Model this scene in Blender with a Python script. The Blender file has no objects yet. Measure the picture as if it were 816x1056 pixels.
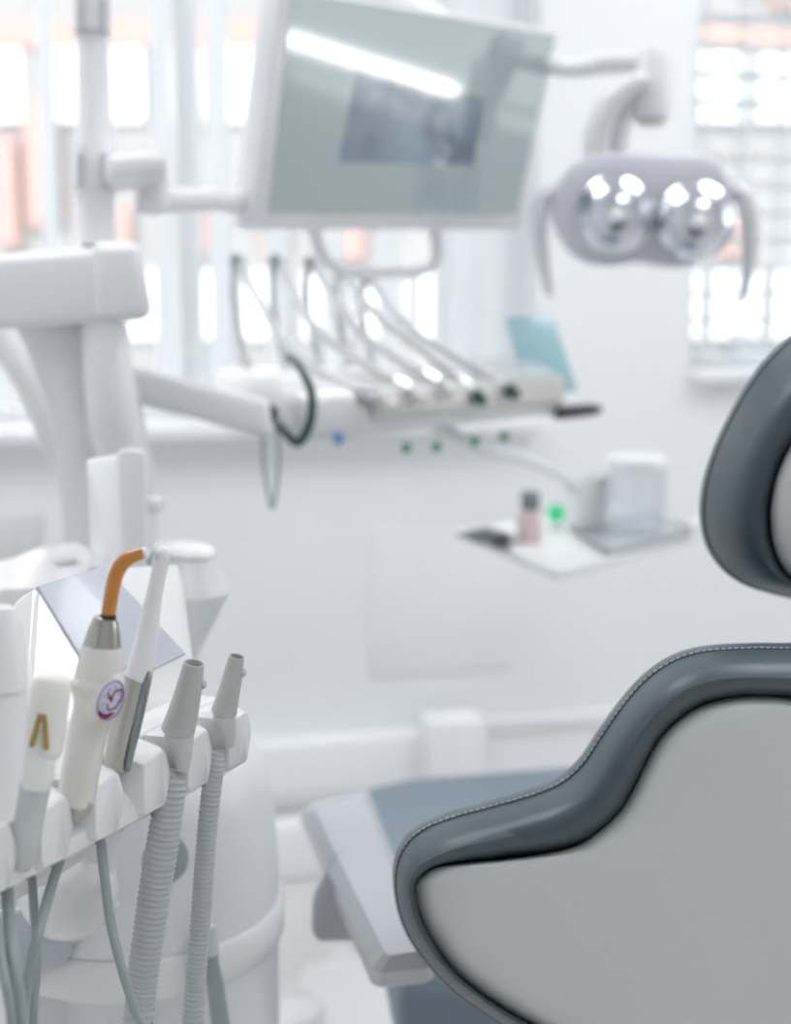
import bpy, bmesh, math, random
from mathutils import Vector as V, Matrix
random.seed(4)
S = bpy.context.scene; COL = S.collection
# ------------------------------------------------------------------ camera
TH = math.radians(8.9); CAM = V((0,0,1.2)); FPX = 1450.0
F = V((0,math.cos(TH),-math.sin(TH))); UP = V((0,math.sin(TH),math.cos(TH))); R = V((1,0,0))
cd = bpy.data.cameras.new('camera'); cam = bpy.data.objects.new('camera', cd); COL.objects.link(cam); S.camera = cam
cam.location = CAM; cam.rotation_euler = (math.pi/2-TH,0,0)
cd.sensor_fit = 'VERTICAL'; cd.sensor_height = 36; cd.sensor_width = 36; cd.lens = 36*FPX/1056
cd.clip_start = .05; cd.clip_end = 200
cd.dof.use_dof = True; cd.dof.focus_distance = .84; cd.dof.aperture_fstop = 4.1; cd.dof.aperture_blades = 0
def ray(x,y): return F + R*((x-408)/FPX) + UP*((528-y)/FPX)
def at(x,y,d): return CAM + ray(x,y)*d
def on(x,y,z):
    r = ray(x,y); return CAM + r*((z-CAM.z)/r.z)
def pl(x,y,o,n,off=0.0):
    r = ray(x,y); return CAM + r*(((o+n*off-CAM)@n if False else (o+n*off-CAM).dot(n))/r.dot(n))
# ------------------------------------------------------------------ materials
def mat(name, col, rough=.4, metal=0, spec=.5, coat=0, bump=0, bscale=200, trans=0, emit=None, es=0, var=0, vscale=3, sss=0, alpha=1):
    m = bpy.data.materials.new(name); m.use_nodes = True; nt = m.node_tree; b = nt.nodes['Principled BSDF']
    b.inputs['Base Color'].default_value = (*col,1); b.inputs['Roughness'].default_value = rough; b.inputs['Metallic'].default_value = metal
    b.inputs['Specular IOR Level'].default_value = spec; b.inputs['Coat Weight'].default_value = coat; b.inputs['Coat Roughness'].default_value = .05
    b.inputs['Transmission Weight'].default_value = trans; b.inputs['Alpha'].default_value = alpha
    if sss: b.inputs['Subsurface Weight'].default_value = sss; b.inputs['Subsurface Scale'].default_value = .01
    if emit: b.inputs['Emission Color'].default_value = (*emit,1); b.inputs['Emission Strength'].default_value = es
    tc = nt.nodes.new('ShaderNodeTexCoord')
    if bump:
        n = nt.nodes.new('ShaderNodeTexNoise'); n.inputs['Scale'].default_value = bscale; nt.links.new(tc.outputs['Object'], n.inputs['Vector'])
        bp = nt.nodes.new('ShaderNodeBump'); bp.inputs['Strength'].default_value = bump; bp.inputs['Distance'].default_value = .001
        nt.links.new(n.outputs['Fac'], bp.inputs['Height']); nt.links.new(bp.outputs['Normal'], b.inputs['Normal'])
    if var:
        n = nt.nodes.new('ShaderNodeTexNoise'); n.inputs['Scale'].default_value = vscale; nt.links.new(tc.outputs['Object'], n.inputs['Vector'])
        r = nt.nodes.new('ShaderNodeMapRange'); r.inputs['To Min'].default_value = 1-var; r.inputs['To Max'].default_value = 1+var*.3
        mx = nt.nodes.new('ShaderNodeVectorMath'); mx.operation = 'SCALE'; mx.inputs[0].default_value = col
        nt.links.new(n.outputs['Fac'], r.inputs['Value']); nt.links.new(r.outputs['Result'], mx.inputs['Scale']); nt.links.new(mx.outputs[0], b.inputs['Base Color'])
    return m
def clear(name, tint=(1,1,1), refl=.12):
    m = bpy.data.materials.new(name); m.use_nodes = True; nt = m.node_tree; nt.nodes.remove(nt.nodes['Principled BSDF'])
    t = nt.nodes.new('ShaderNodeBsdfTransparent'); t.inputs[0].default_value = (*tint,1)
    g = nt.nodes.new('ShaderNodeBsdfGlossy'); g.inputs['Roughness'].default_value = .03
    fr = nt.nodes.new('ShaderNodeLayerWeight'); fr.inputs['Blend'].default_value = .25
    mr = nt.nodes.new('ShaderNodeMapRange'); mr.inputs['To Min'].default_value = refl*.3; mr.inputs['To Max'].default_value = refl*2.5
    nt.links.new(fr.outputs['Facing'], mr.inputs['Value'])
    mx = nt.nodes.new('ShaderNodeMixShader'); nt.links.new(mr.outputs[0], mx.inputs[0]); nt.links.new(t.outputs[0], mx.inputs[1]); nt.links.new(g.outputs[0], mx.inputs[2])
    nt.links.new(mx.outputs[0], nt.nodes['Material Output'].inputs['Surface']); return m
def translucent(name, col, tcol, f=.5):
    m = bpy.data.materials.new(name); m.use_nodes = True; nt = m.node_tree; nt.nodes.remove(nt.nodes['Principled BSDF'])
    d = nt.nodes.new('ShaderNodeBsdfDiffuse'); d.inputs[0].default_value = (*col,1)
    t = nt.nodes.new('ShaderNodeBsdfTranslucent'); t.inputs[0].default_value = (*tcol,1)
    mx = nt.nodes.new('ShaderNodeMixShader'); mx.inputs[0].default_value = f
    nt.links.new(d.outputs[0], mx.inputs[1]); nt.links.new(t.outputs[0], mx.inputs[2]); nt.links.new(mx.outputs[0], nt.nodes['Material Output'].inputs['Surface']); return m
M = {}
M['wall'] = mat('white_paint', (.82,.832,.84), .55, bump=.05, bscale=120)
M['ceil'] = mat('ceiling_paint', (.85,.86,.87), .8)
M['floor'] = mat('pale_vinyl', (.70,.68,.67), .16, var=.06, vscale=2)
M['trim'] = mat('trim_white', (.86,.87,.88), .25)
M['frame'] = mat('window_frame_white', (.82,.84,.85), .3)
M['plastic'] = mat('white_gloss_plastic', (.79,.785,.79), .12, coat=.4)
M['plasticm'] = mat('white_satin_plastic', (.80,.795,.81), .33)
M['lilac'] = mat('pale_lilac_plastic', (.77,.765,.79), .32)
M['lampbody'] = mat('lamp_body_plastic', (.80,.80,.84), .3)
M['unit'] = mat('unit_grey_white', (.76,.77,.785), .28, coat=.2)
M['cream'] = mat('warm_white_plastic', (.71,.69,.655), .25, coat=.3)
M['greyp'] = mat('warm_grey_plastic', (.47,.475,.455), .38, bump=.04, bscale=900)
M['greyin'] = mat('grey_insert', (.55,.575,.585), .35)
M['shell'] = mat('backrest_shell', (.60,.625,.62), .30, bump=.03, bscale=1500)
M['shellh'] = mat('headrest_shell_white', (.70,.68,.69), .35)
M['leather'] = mat('slate_leather', (.047,.072,.088), .40, bump=.16, bscale=900, spec=.6, var=.06, vscale=14)
M['seat'] = mat('hazed_blue_grey_leather', (.19,.25,.30), .42, bump=.12, bscale=700)  # same chair leather made paler, with haze painted into its colour
M['stitch'] = mat('pale_thread', (.42,.50,.55), .7)
M['seam'] = mat('seam_dark', (.03,.04,.05), .6)
M['arm'] = mat('armrest_grey', (.45,.465,.495), .35)
M['armlip'] = mat('armrest_lip', (.68,.67,.69), .3)
M['hose'] = mat('grey_green_hose', (.30,.35,.36), .35)
M['rib'] = mat('ribbed_hose_grey', (.45,.475,.49), .3)
M['traym'] = mat('tray_grey', (.58,.60,.62), .3, metal=.3)
M['strip'] = mat('grey_metal_strip', (.25,.28,.29), .25, metal=.6)
M['steel'] = mat('brushed_steel', (.42,.40,.37), .24, metal=1, bump=.05, bscale=500)
M['satin'] = mat('satin_champagne_metal', (.50,.49,.45), .3, metal=.85)
M['chrome'] = mat('chrome', (.82,.83,.86), .15, metal=1)
M['amber'] = mat('amber_light_guide', (.52,.19,.008), .12, coat=.8, emit=(.6,.2,.0), es=0)
M['darkring'] = mat('dark_rubber', (.02,.015,.012), .4)
M['gold'] = mat('gold_print', (.42,.28,.06), .35, metal=.5)
M['milky'] = mat('milky_plastic', (.80,.81,.77), .3, sss=.2)
M['badge'] = mat('badge_pale', (.60,.62,.74), .3)
M['purple'] = mat('badge_violet', (.16,.12,.36), .4)
M['maroon'] = mat('badge_maroon', (.22,.01,.06), .4)
M['black'] = mat('black_plastic', (.012,.018,.022), .4)
M['plum'] = mat('dark_plum_grip', (.06,.045,.06), .5)
M['teal'] = mat('dark_teal_rubber', (.03,.07,.07), .4)
M['green'] = mat('green_button', (.03,.30,.15), .3)
M['greenlit'] = mat('green_indicator', (.02,.40,.16), .2, coat=.5, emit=(.02,.6,.22), es=.5)
M['blue'] = mat('blue_mark', (.12,.28,.55), .4)
M['pink'] = mat('pale_pink_label', (.72,.56,.56), .5)
M['clearp'] = clear('clear_acrylic', (.96,.97,.98), .12)
M['glass'] = clear('window_glass', (.97,.985,.985), .1)
M['shield'] = clear('lamp_shield', (.97,.97,.985), .12)
M['blind'] = translucent('blind_fabric', (.88,.89,.90), (.93,.94,.95), .6)
M['slat'] = mat('blind_aluminium', (.74,.78,.80), .35)
M['lampw'] = mat('lamp_light', (1,1,1), .5, emit=(.97,.98,1.0), es=7.5)
M['tubel'] = mat('tube_light', (1,1,1), .5, emit=(1,.97,.95), es=24)
M['fac'] = mat('pale_stucco', (.40,.39,.395), .9, var=.12, vscale=.6)
M['fwin'] = mat('window_sky_white', (.95,.97,1.0), .4)  # sky reflected in the panes is painted as plain white
M['terra'] = mat('terracotta_render', (.60,.385,.345), .9, var=.1, vscale=2)
M['fdark'] = mat('dim_glazing', (.30,.33,.36), .2)
M['street'] = mat('street_pale', (.45,.45,.45), .9, var=.1)
M['niche'] = mat('grey_niche_plastic', (.42,.44,.45), .4)
M['display'] = mat('console_display', (.55,.58,.65), .3, coat=.25, var=.14, vscale=28)
M['tablet'] = mat('control_glass', (.30,.46,.50), .15, emit=(.30,.50,.55), es=.22)
M['lowint'] = mat('grey_base_plastic', (.52,.56,.60), .3)
def screenmat():
    m = mat('screen_glass', (.03,.04,.04), .06, coat=.7, spec=.9); nt = m.node_tree; b = nt.nodes['Principled BSDF']
    b.inputs['Emission Color'].default_value = (.24,.295,.315,1); b.inputs['Emission Strength'].default_value = 1
    return m
M['screen'] = screenmat()
M['xray'] = mat('xray_picture', (.02,.03,.04), .06, spec=.9, coat=.7, emit=(.09,.14,.19), es=.9)
def _x():
    m = M['xray']; nt = m.node_tree; b = nt.nodes['Principled BSDF']; n = nt.nodes.new('ShaderNodeTexNoise'); n.inputs['Scale'].default_value = 14
    tc = nt.nodes.new('ShaderNodeTexCoord'); nt.links.new(tc.outputs['Object'], n.inputs['Vector'])
    r = nt.nodes.new('ShaderNodeValToRGB'); r.color_ramp.elements[0].color = (.045,.07,.10,1); r.color_ramp.elements[1].color = (.22,.30,.37,1)
    r.color_ramp.elements[0].position = .3; r.color_ramp.elements[1].position = .75
    nt.links.new(n.outputs['Fac'], r.inputs[0]); nt.links.new(r.outputs[0], b.inputs['Emission Color'])
_x()
# ------------------------------------------------------------------ object helpers
def obj(name, bm, m, parent=None, smooth=True, ang=40, kind=None, label=None):
    bmesh.ops.remove_doubles(bm, verts=bm.verts, dist=1e-6)
    bmesh.ops.recalc_face_normals(bm, faces=bm.faces)
    if parent is None:
        n = len(bm.verts); c = sum((v.co for v in bm.verts), V())/n; c.z = min(v.co.z for v in bm.verts)
    else:
        p = parent; c = V(p.location)
        while p.parent: p = p.parent; c = c + V(p.location)
    bmesh.ops.translate(bm, verts=bm.verts, vec=-c)
    me = bpy.data.meshes.new(name); bm.to_mesh(me); bm.free()
    if smooth:
        me.shade_smooth(); me.set_sharp_from_angle(angle=math.radians(ang))
    me.materials.append(m if not isinstance(m,str) else M[m])
    o = bpy.data.objects.new(name, me); COL.objects.link(o)
    if parent is None: o.location = c
    else: o.parent = parent
    if kind: o['kind'] = kind
    if label: o['label'] = label
    return o
def tag(o, label, cat, group=None):
    o['label'] = label; o['category'] = cat
    if group: o['group'] = group
    return o
def thing(name, label, cat, loc, group=None):
    o = bpy.data.objects.new(name, None); COL.objects.link(o); o.location = loc; o.empty_display_size = .05
    return tag(o, label, cat, group)
def ring(bm, pts): return [bm.verts.new(p) for p in pts]
def bridge(bm, a, b, closed=True):
    n = len(a)
    for i in range(n if closed else n-1):
        j = (i+1)%n
        try: bm.faces.new((a[i],a[j],b[j],b[i]))
        except ValueError: pass
def loft(rings, cap0=True, cap1=True, bm=None):
    bm = bm or bmesh.new(); vs = [ring(bm,r) for r in rings]
    for a,b in zip(vs, vs[1:]): bridge(bm,a,b)
    if cap0: bm.faces.new(vs[0][::-1])
    if cap1: bm.faces.new(vs[-1])
    return bm
def catmull(pts, n=8, closed=False):
    out = []; N = len(pts); rng = range(N) if closed else range(N-1)
    def g(i): return pts[i%N] if closed else pts[max(0,min(N-1,i))]
    for i in rng:
        p0,p1,p2,p3 = g(i-1),g(i),g(i+1),g(i+2)
        for k in range(n):
            t = k/n
            out.append(tuple(.5*((2*p1[a])+(-p0[a]+p2[a])*t+(2*p0[a]-5*p1[a]+4*p2[a]-p3[a])*t*t+(-p0[a]+3*p1[a]-3*p2[a]+p3[a])*t**3) for a in range(len(p1))))
    if not closed: out.append(tuple(pts[-1]))
    return out
def tube(pts, rad, seg=20, bm=None, smooth=0, cap=True, sx=1.0, dome=False):
    """sweep; pts 3-D, rad number or list"""
    if not isinstance(rad,(list,tuple)): rad = [rad]*len(pts)
    q = [(*p, r) for p,r in zip(pts,rad)]
    if smooth: q = catmull(q, smooth)
    P = [V(p[:3]) for p in q]; RR = [p[3] for p in q]
    bm = bm or bmesh.new(); prev = None; rs = []
    for i,p in enumerate(P):
        t = (P[min(i+1,len(P)-1)]-P[max(i-1,0)]).normalized()
        if prev is None:
            a = V((0,0,1)) if abs(t.z)<.9 else V((1,0,0)); x = t.cross(a).normalized()
        else: x = (prev - t*prev.dot(t)).normalized()
        prev = x; y = t.cross(x)
        rs.append([p + (x*math.cos(2*math.pi*k/seg)*sx + y*math.sin(2*math.pi*k/seg))*RR[i] for k in range(seg)])
    if dome:
        t = (P[-1]-P[-2]).normalized(); c = P[-1]; base = rs[-1]
        for a in (25,50,75): rs.append([c+(v-c)*math.cos(math.radians(a))+t*RR[-1]*math.sin(math.radians(a))*dome for v in base])
    return loft(rs, cap, cap, bm)
def pt(pp, smooth=0, seg=20, dome=False, cap=True, bm=None, rs=1):
    """pp: (px,py,depth,radius in px) stations along a swept body"""
    return tube([at(a,b,d) for a,b,d,r in pp], [r*d/FPX*rs for a,b,d,r in pp], seg, bm, smooth, cap, dome=dome)
def hull(pts, bev=0, seg=3, bm=None):
    b = bmesh.new()
    for p in pts: b.verts.new(p)
    r = bmesh.ops.convex_hull(b, input=b.verts)
    bmesh.ops.dissolve_limit(b, angle_limit=math.radians(2), verts=b.verts, edges=b.edges)
    if bev: bmesh.ops.bevel(b, geom=list(b.edges), offset=bev, segments=seg, profile=.5, affect='EDGES', clamp_overlap=True)
    if bm is None: return b
    me = bpy.data.meshes.new('t'); b.to_mesh(me); b.free(); bm.from_mesh(me); bpy.data.meshes.remove(me); return bm
def box(o, ax, ay, az, bev=0, seg=3, bm=None):
    """o corner, three edge vectors"""
    return hull([V(o)+V(ax)*i+V(ay)*j+V(az)*k for i in (0,1) for j in (0,1) for k in (0,1)], bev, seg, bm)
def cbox(c, ax, ay, az, **k):
    ax,ay,az = V(ax),V(ay),V(az); return box(V(c)-ax/2-ay/2-az/2, ax, ay, az, **k)
def lathe(prof, o, axis=(0,0,1), seg=40, bm=None, closed_top=True, xs=1.0):
    axis = V(axis).normalized(); a = V((1,0,0)) if abs(axis.x)<.9 else V((0,1,0)); x = (a-axis*a.dot(axis)).normalized(); y = axis.cross(x)
    rs = [[V(o)+axis*h+(x*math.cos(2*math.pi*k/seg)*xs+y*math.sin(2*math.pi*k/seg))*max(r,1e-5) for k in range(seg)] for r,h in prof]
    return loft(rs, True, closed_top, bm)
def plate(px, o, n, thick, bev=0, seg=2, sm=0):
    """outline traced on a plane, extruded away from the viewer by thick"""
    q = catmull(px, sm, True) if sm else px
    P = [pl(a,b,o,n) for a,b in q]; bm = bmesh.new()
    if bev:
        c = sum(P, V())/len(P); In = []
        for i,p in enumerate(P):
            t = (P[(i+1)%len(P)]-P[i-1]).normalized(); s = n.cross(t).normalized(); s = s if s.dot(c-p)>0 else -s; In.append(s)
        rs = [[p+s*bev for p,s in zip(P,In)], [p+s*bev*.3-n*bev*.3 for p,s in zip(P,In)], [p-n*bev for p in P], [p-n*(thick-bev) for p in P], [p+s*bev-n*thick for p,s in zip(P,In)]]
    else: rs = [P,[p-n*thick for p in P]]
    return loft(rs, True, True, bm)
def quadcut(px4, n_): pass

# ================================================================== ROOM
PH = math.radians(14); E1 = V((math.cos(PH),math.sin(PH),0)); NI = V((math.sin(PH),-math.cos(PH),0)); W0 = V((0,2.9,0)); Z = V((0,0,1))
def rm(s,d,z): return W0 + E1*s + NI*d + Z*z            # s along window wall, d inward
def wl(px,py,d=0):
    p = pl(px,py,W0+NI*d,NI); return (p-W0).dot(E1), p.z
SL,SR,DR,HT = -2.3,2.45,5.0,2.75
def slab(s0,s1,d0,d1,z0,z1,**k): return box(rm(s0,d0,z0), E1*(s1-s0), NI*(d1-d0), Z*(z1-z0), **k)
obj('floor', slab(SL-.15,SR+.15,-.3,DR+.15,-.1,0), 'floor', kind='structure')
obj('ceiling', slab(SL-.15,SR+.15,-.3,DR+.15,HT,HT+.1), 'ceil', kind='structure')
obj('wall_left', slab(SL-.15,SL,-.3,DR+.15,0,HT), 'wall', kind='structure')
b = bmesh.new(); WD0,WD1,WZ0,WZ1 = 1.25,2.75,1.00,2.3
for a in ((-.3,WD0,0,HT),(WD1,DR+.15,0,HT),(WD0,WD1,0,WZ0),(WD0,WD1,WZ1,HT)): slab(SR,SR+.15,*a,bm=b)
obj('wall_right', b, 'wall', kind='structure')
obj('wall_front', slab(SL,SR,DR,DR+.15,0,HT), 'wall', kind='structure')
s_l0 = SL+.15; s_l1 = wl(556,200)[0]; s_r0 = wl(716,200)[0]; s_r1 = SR-.35
zs1 = wl(150,452)[1]; zs2 = wl(760,392)[1]; ZT = 2.45
b = bmesh.new()
for a in ((SL,s_l0,0,HT),(s_l0,s_l1,0,zs1),(s_l0,s_l1,ZT,HT),(s_l1,s_r0,0,HT),(s_r0,s_r1,0,zs2),(s_r0,s_r1,ZT,HT),(s_r1,SR,0,HT)):
    slab(a[0],a[1],-.25,0,a[2],a[3],bm=b)
obj('wall_back', b, 'wall', kind='structure')
def window(name, s0,s1,z0,z1, mull, sill):
    t = bpy.data.objects.new(name, None); COL.objects.link(t); t.location = rm((s0+s1)/2,-.15,z0); t['kind'] = 'structure'
    b = bmesh.new(); w=.05
    for a in ((s0,s1,z0,z0+w),(s0,s1,z1-w,z1),(s0,s0+w,z0+w,z1-w),(s1-w,s1,z0+w,z1-w)): slab(a[0],a[1],-.2,-.14,a[2],a[3],bm=b)
    for m_ in mull: slab(m_-.025,m_+.025,-.2,-.14,z0+w,z1-w,bm=b)
    obj('window_frame', b, 'frame', t)
    obj('window_pane', slab(s0+w,s1-w,-.172,-.168,z0+w,z1-w), 'glass', t)
    obj('window_sill', slab(s0-.0,s1+.0,-.14,sill,z0-.001,z0+.028,bev=.006), 'trim', t)
    return t
window('window_1', s_l0,s_l1,zs1,ZT,[s_l0+.95,s_l0+1.75],.05)
window('window_2', s_r0,s_r1,zs2,ZT,[s_r0+.6],.04)
t = bpy.data.objects.new('added_window', None); COL.objects.link(t); t.location = rm(SR+.08,(WD0+WD1)/2,WZ0); t['kind'] = 'structure'  # unseen side window, added to brighten the screen reflection and the right side
b = bmesh.new()
for a in ((WD0,WD1,WZ0,WZ0+.05),(WD0,WD1,WZ1-.05,WZ1),(WD0,WD0+.05,WZ0+.05,WZ1-.05),(WD1-.05,WD1,WZ0+.05,WZ1-.05)): slab(SR+.05,SR+.11,*a,bm=b)
obj('window_frame', b, 'frame', t); obj('window_pane', slab(SR+.078,SR+.082,WD0+.05,WD1-.05,WZ0+.05,WZ1-.05), 'glass', t)
t = thing('added_wall_lamp', 'slim horizontal tube lamp added on the side wall for the streak in the monitor screen', 'light', rm(SR-.03,1.95,1.10))  # unseen lamp added where its reflection makes the streak on the screen
obj('mount', slab(SR-.03,SR-.001,1.15,2.85,1.12,1.14,bev=.004), 'frame', t)
obj('tube', tube([rm(SR-.05,1.64,1.13),rm(SR-.05,2.26,1.13)], .015, 16), 'tubel', t)
# vertical blind of the left window
t = thing('vertical_blind', 'white vertical slat blind hanging open across the large left window', 'blind', rm((s_l0+s_l1)/2,-.06,zs1+.03))
obj('headrail', slab(s_l0+.02,s_l1-.02,-.10,-.04,ZT-.05,ZT-.005,bev=.004), 'frame', t)
b = bmesh.new()
xs = [wl(x,100,-.06)[0] for x in (-130,-71,-12,48,107,166,225,285,344,403,462)]
a_open = math.radians(69)
for s in xs + [wl(x,100,-.06)[0] for x in (478,512,540)]:
    if s < s_l0+.06: continue
    an = a_open if s in xs else math.radians(14)
    dx = E1*math.cos(an)+NI*math.sin(an); nn = Z.cross(dx)
    L = .045
    c = rm(s,-.07,0); P0,P1 = c-dx*L, c+dx*L
    prof = [P0, c+nn*.006, P1]
    q = [V(x_) for x_ in catmull([tuple(x_) for x_ in prof], 4)]
    loft([[p+nn*.0006+Z*z_ for p in q]+[p-nn*.0006+Z*z_ for p in q[::-1]] for z_ in (zs1+.05, ZT-.05)], bm=b)
obj('slats', b, 'blind', t)
# venetian blind of the right window
t = thing('venetian_blind', 'white horizontal slat blind in the right window behind the dental lamp', 'blind', rm((s_r0+s_r1)/2,-.07,zs2+.03))
obj('headrail', slab(s_r0+.01,s_r1-.01,-.11,-.05,ZT-.05,ZT-.005,bev=.004), 'frame', t)
b = bmesh.new(); z = zs2+.07
while z < ZT-.07:
    c0 = rm(s_r0+.02,-.08,z); tilt = NI*math.cos(.22)+Z*math.sin(.22)
    box(c0-tilt*.023-Z*.0007, E1*(s_r1-s_r0-.04), tilt*.046, Z*.0016, bm=b); z += .0585
obj('slats', b, 'slat', t)
b = bmesh.new(); s = wl(765,200,-.08)[0]-.1
while s < s_r1-.03:
    for d_ in (-.104,-.056): tube([rm(s,d_,zs2+.05), rm(s,d_,ZT-.05)], .0042, 6, b)
    s += .1
obj('cords', b, 'slat', t)
obj('bottom_rail', slab(s_r0+.02,s_r1-.02,-.105,-.06,zs2+.035,zs2+.052,bev=.003), 'slat', t)
# panel and ducting on the wall under the windows
sa,za = wl(382,548); sb,zb = wl(530,688)
obj('trim_1', slab(sa,sb,0,.005,zb,za,bev=.002), 'wall', kind='structure')
s_e = wl(498,760,.1)[0]
b = bmesh.new()
slab(SL+.01,s_e,0,.07,.17,.285,bev=.008,bm=b); slab(SL+.01,s_e,0,.035,.13,.17,bm=b); slab(SL+.01,s_e+.05,0,.10,.0,.125,bev=.012,bm=b)
obj('trim_2', b, 'trim', kind='structure')
obj('trim_3', slab(wl(440,760,.1)[0],s_e+.004,0.02,.115,.165,.325,bev=.015), 'trim', kind='structure')
b = bmesh.new(); slab(s_e+.05,SR,0,.02,.0,.12,bev=.004,bm=b); slab(s_e,SR,0,.012,.26,.285,bev=.003,bm=b)
obj('baseboard_back', b, 'trim', kind='structure')
for nm,a in (('baseboard_left',(SL,SL+.015,.12,DR)),('baseboard_right',(SR-.015,SR,.12,DR)),('baseboard_front',(SL+.02,SR-.02,DR-.015,DR))):
    obj(nm, slab(*a,0,.1,bev=.003), 'trim', kind='structure')
# ceiling luminaires
def ceiling_lamp(s,d,w,l,label):
    t = thing('ceiling_light', label, 'light', rm(s,d,HT-.045), 'ceiling panel lights')
    b = bmesh.new()
    for a in ((-w/2,w/2,-l/2,-l/2+.02),(-w/2,w/2,l/2-.02,l/2),(-w/2,-w/2+.02,-l/2,l/2),(w/2-.02,w/2,-l/2,l/2)): slab(s+a[0],s+a[1],d+a[2],d+a[3],HT-.045,HT-.001,bm=b)
    obj('frame', b, 'frame', t)
    obj('diffuser', slab(s-w/2+.02,s+w/2-.02,d-l/2+.02,d+l/2-.02,HT-.035,HT-.03), 'lampw', t)
LB = 'unseen flat white rectangular ceiling light panel above the treatment room'
for s,d in ((-1.1,1.1),(1.0,1.1)): ceiling_lamp(s,d,1.1,.9,LB)
ceiling_lamp(.1,3.3,.9,.8,LB)  # unseen rear panel added to brighten surfaces that face the camera

# ================================================================== OUTSIDE
t = thing('apartment_building', 'overexposed pale building with windows painted white for reflected sky and terracotta bands outside', 'building', (0,22,-4))
obj('wall', box((-16,22,-4),(32,0,0),(0,6,0),(0,0,15)), 'fac', t, smooth=False)
b = bmesh.new()
for z0,z1 in ((4.85,5.2),(-1.9,-1.6),(8.4,8.9)): box((-16,21.9,z0),(32,0,0),(0,.1,0),(0,0,z1-z0),bm=b)
obj('band', b, 'terra', t, smooth=False, label='terracotta band over the windows')
for z0,h,dx in ((3.75,1.05,0),(.5,1.0,.35),(6.1,1.3,.2),(-2.6,1.0,.1)):
    x = -9.0+dx
    while x < 9.2:
        f = obj('window', box((x,21.86,z0),(.66,0,0),(0,.12,0),(0,0,h)), 'fwin', t, smooth=False)
        x += .905
for x,z0,w,h in ((-3.3,1.75,.42,.85),(-4.35,1.6,.3,.9),(-2.0,1.7,.3,.8),(-6.2,1.9,.45,1.6),(-5.6,2.2,.5,1.9),(4.9,1.75,.4,.8),(5.6,5.4,.9,1.6),(-.9,1.7,.4,.8)):
    obj('shutter', box((x,21.8,z0),(w,0,0),(0,.1,0),(0,0,h)), 'terra', t, smooth=False)
for x,z0 in ((-2.9,-.6),(-5.3,-.4),(-1.1,-.5),(5.2,-.4),(4.7,-.7)):
    obj('doorway', box((x,21.8,z0),(.3,0,0),(0,.1,0),(0,0,1.0)), 'fdark', t, smooth=False)
obj('street', box((-30,4.5,-4.1),(60,0,0),(0,17.5,0),(0,0,.1)), 'street', kind='structure', smooth=False)

# ================================================================== MONITOR
mTL,mTR,mBR,mBL = (290,-12),(577,30),(540,238),(258,238)
def rect3(q, width):
    r = [ray(*p) for p in q]
    A = Matrix((( -r[1].x, r[2].x, -r[3].x),( -r[1].y, r[2].y, -r[3].y),( -r[1].z, r[2].z, -r[3].z)))
    k = A.inverted() @ (-r[0]); P = [r[0], r[1]*k[0], r[2]*k[1], r[3]*k[2]]
    s = width/(P[1]-P[0]).length; return [CAM+p*s for p in P]
MC = rect3((mTL,mTR,mBR,mBL), .50)
mx = ((MC[1]-MC[0])+(MC[2]-MC[3])).normalized(); my = ((MC[0]-MC[3])+(MC[1]-MC[2])); mn = mx.cross(my).normalized(); my = mn.cross(mx).normalized()
if mn.dot(CAM-MC[0])<0: mn = -mn
MO = sum(MC,V())/4
t = thing('monitor', 'white framed flat monitor showing a grey teal screen, hung above the delivery unit', 'monitor', MO)
bm = plate([mTL,mTR,mBR,mBL], MO, mn, .045, bev=.008)
obj('housing', bm, 'lilac', t)
scr = obj('screen', plate([(302,-10),(573,37),(533,221),(278,220)], MO+mn*.0015, mn, .0015), 'screen', t, smooth=False)
obj('displayed_picture', plate([(370,66),(500,103),(488,171),(350,167)], MO+mn*.0022, mn, .0006), 'xray', scr, smooth=False, label='darker x-ray picture in the middle of the screen')
obj('rear_cover', hull([MO-mn*.046+mx*a*.17+my*c*.09 for a in (-1,1) for c in (-1,1)]+[MO-mn*.075+mx*a*.12+my*c*.06 for a in (-1,1) for c in (-1,1)], .006), 'lilac', t)
hd = MO-mn*.02
obj('handle', tube([pl(x,y,hd,mn) for x,y in ((324,232),(328,252),(340,272),(360,279),(400,281),(436,279),(450,266),(447,232))], .0085, 14, smooth=5), 'lilac', t)

# ================================================================== DELIVERY UNIT (pillar, arms, instrument table)
t = thing('delivery_unit', 'white dental delivery unit with pillar, swing arms and instrument table by the window', 'dental unit', on(120,880,0.0))
DP = 1.62
obj('pillar', loft([[at(x,y,DP)+V((0,.05*sy,0)) if False else at(cx+(wd/2)*math.cos(a),y,DP)+V((0,.06*math.sin(a),0)) for a in [2*math.pi*k/28 for k in range(28)]] for cx,wd,y in ((74,115,335),(84,104,370),(98,96,420),(108,94,470),(115,96,540),(120,104,640),(122,150,720),(122,170,900))]), 'unit', t)
obj('pillar_column', pt([(107,330,1.53,22),(110,380,1.53,24),(118,440,1.54,27),(122,470,1.55,22)],seg=24), 'plasticm', t)
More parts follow.
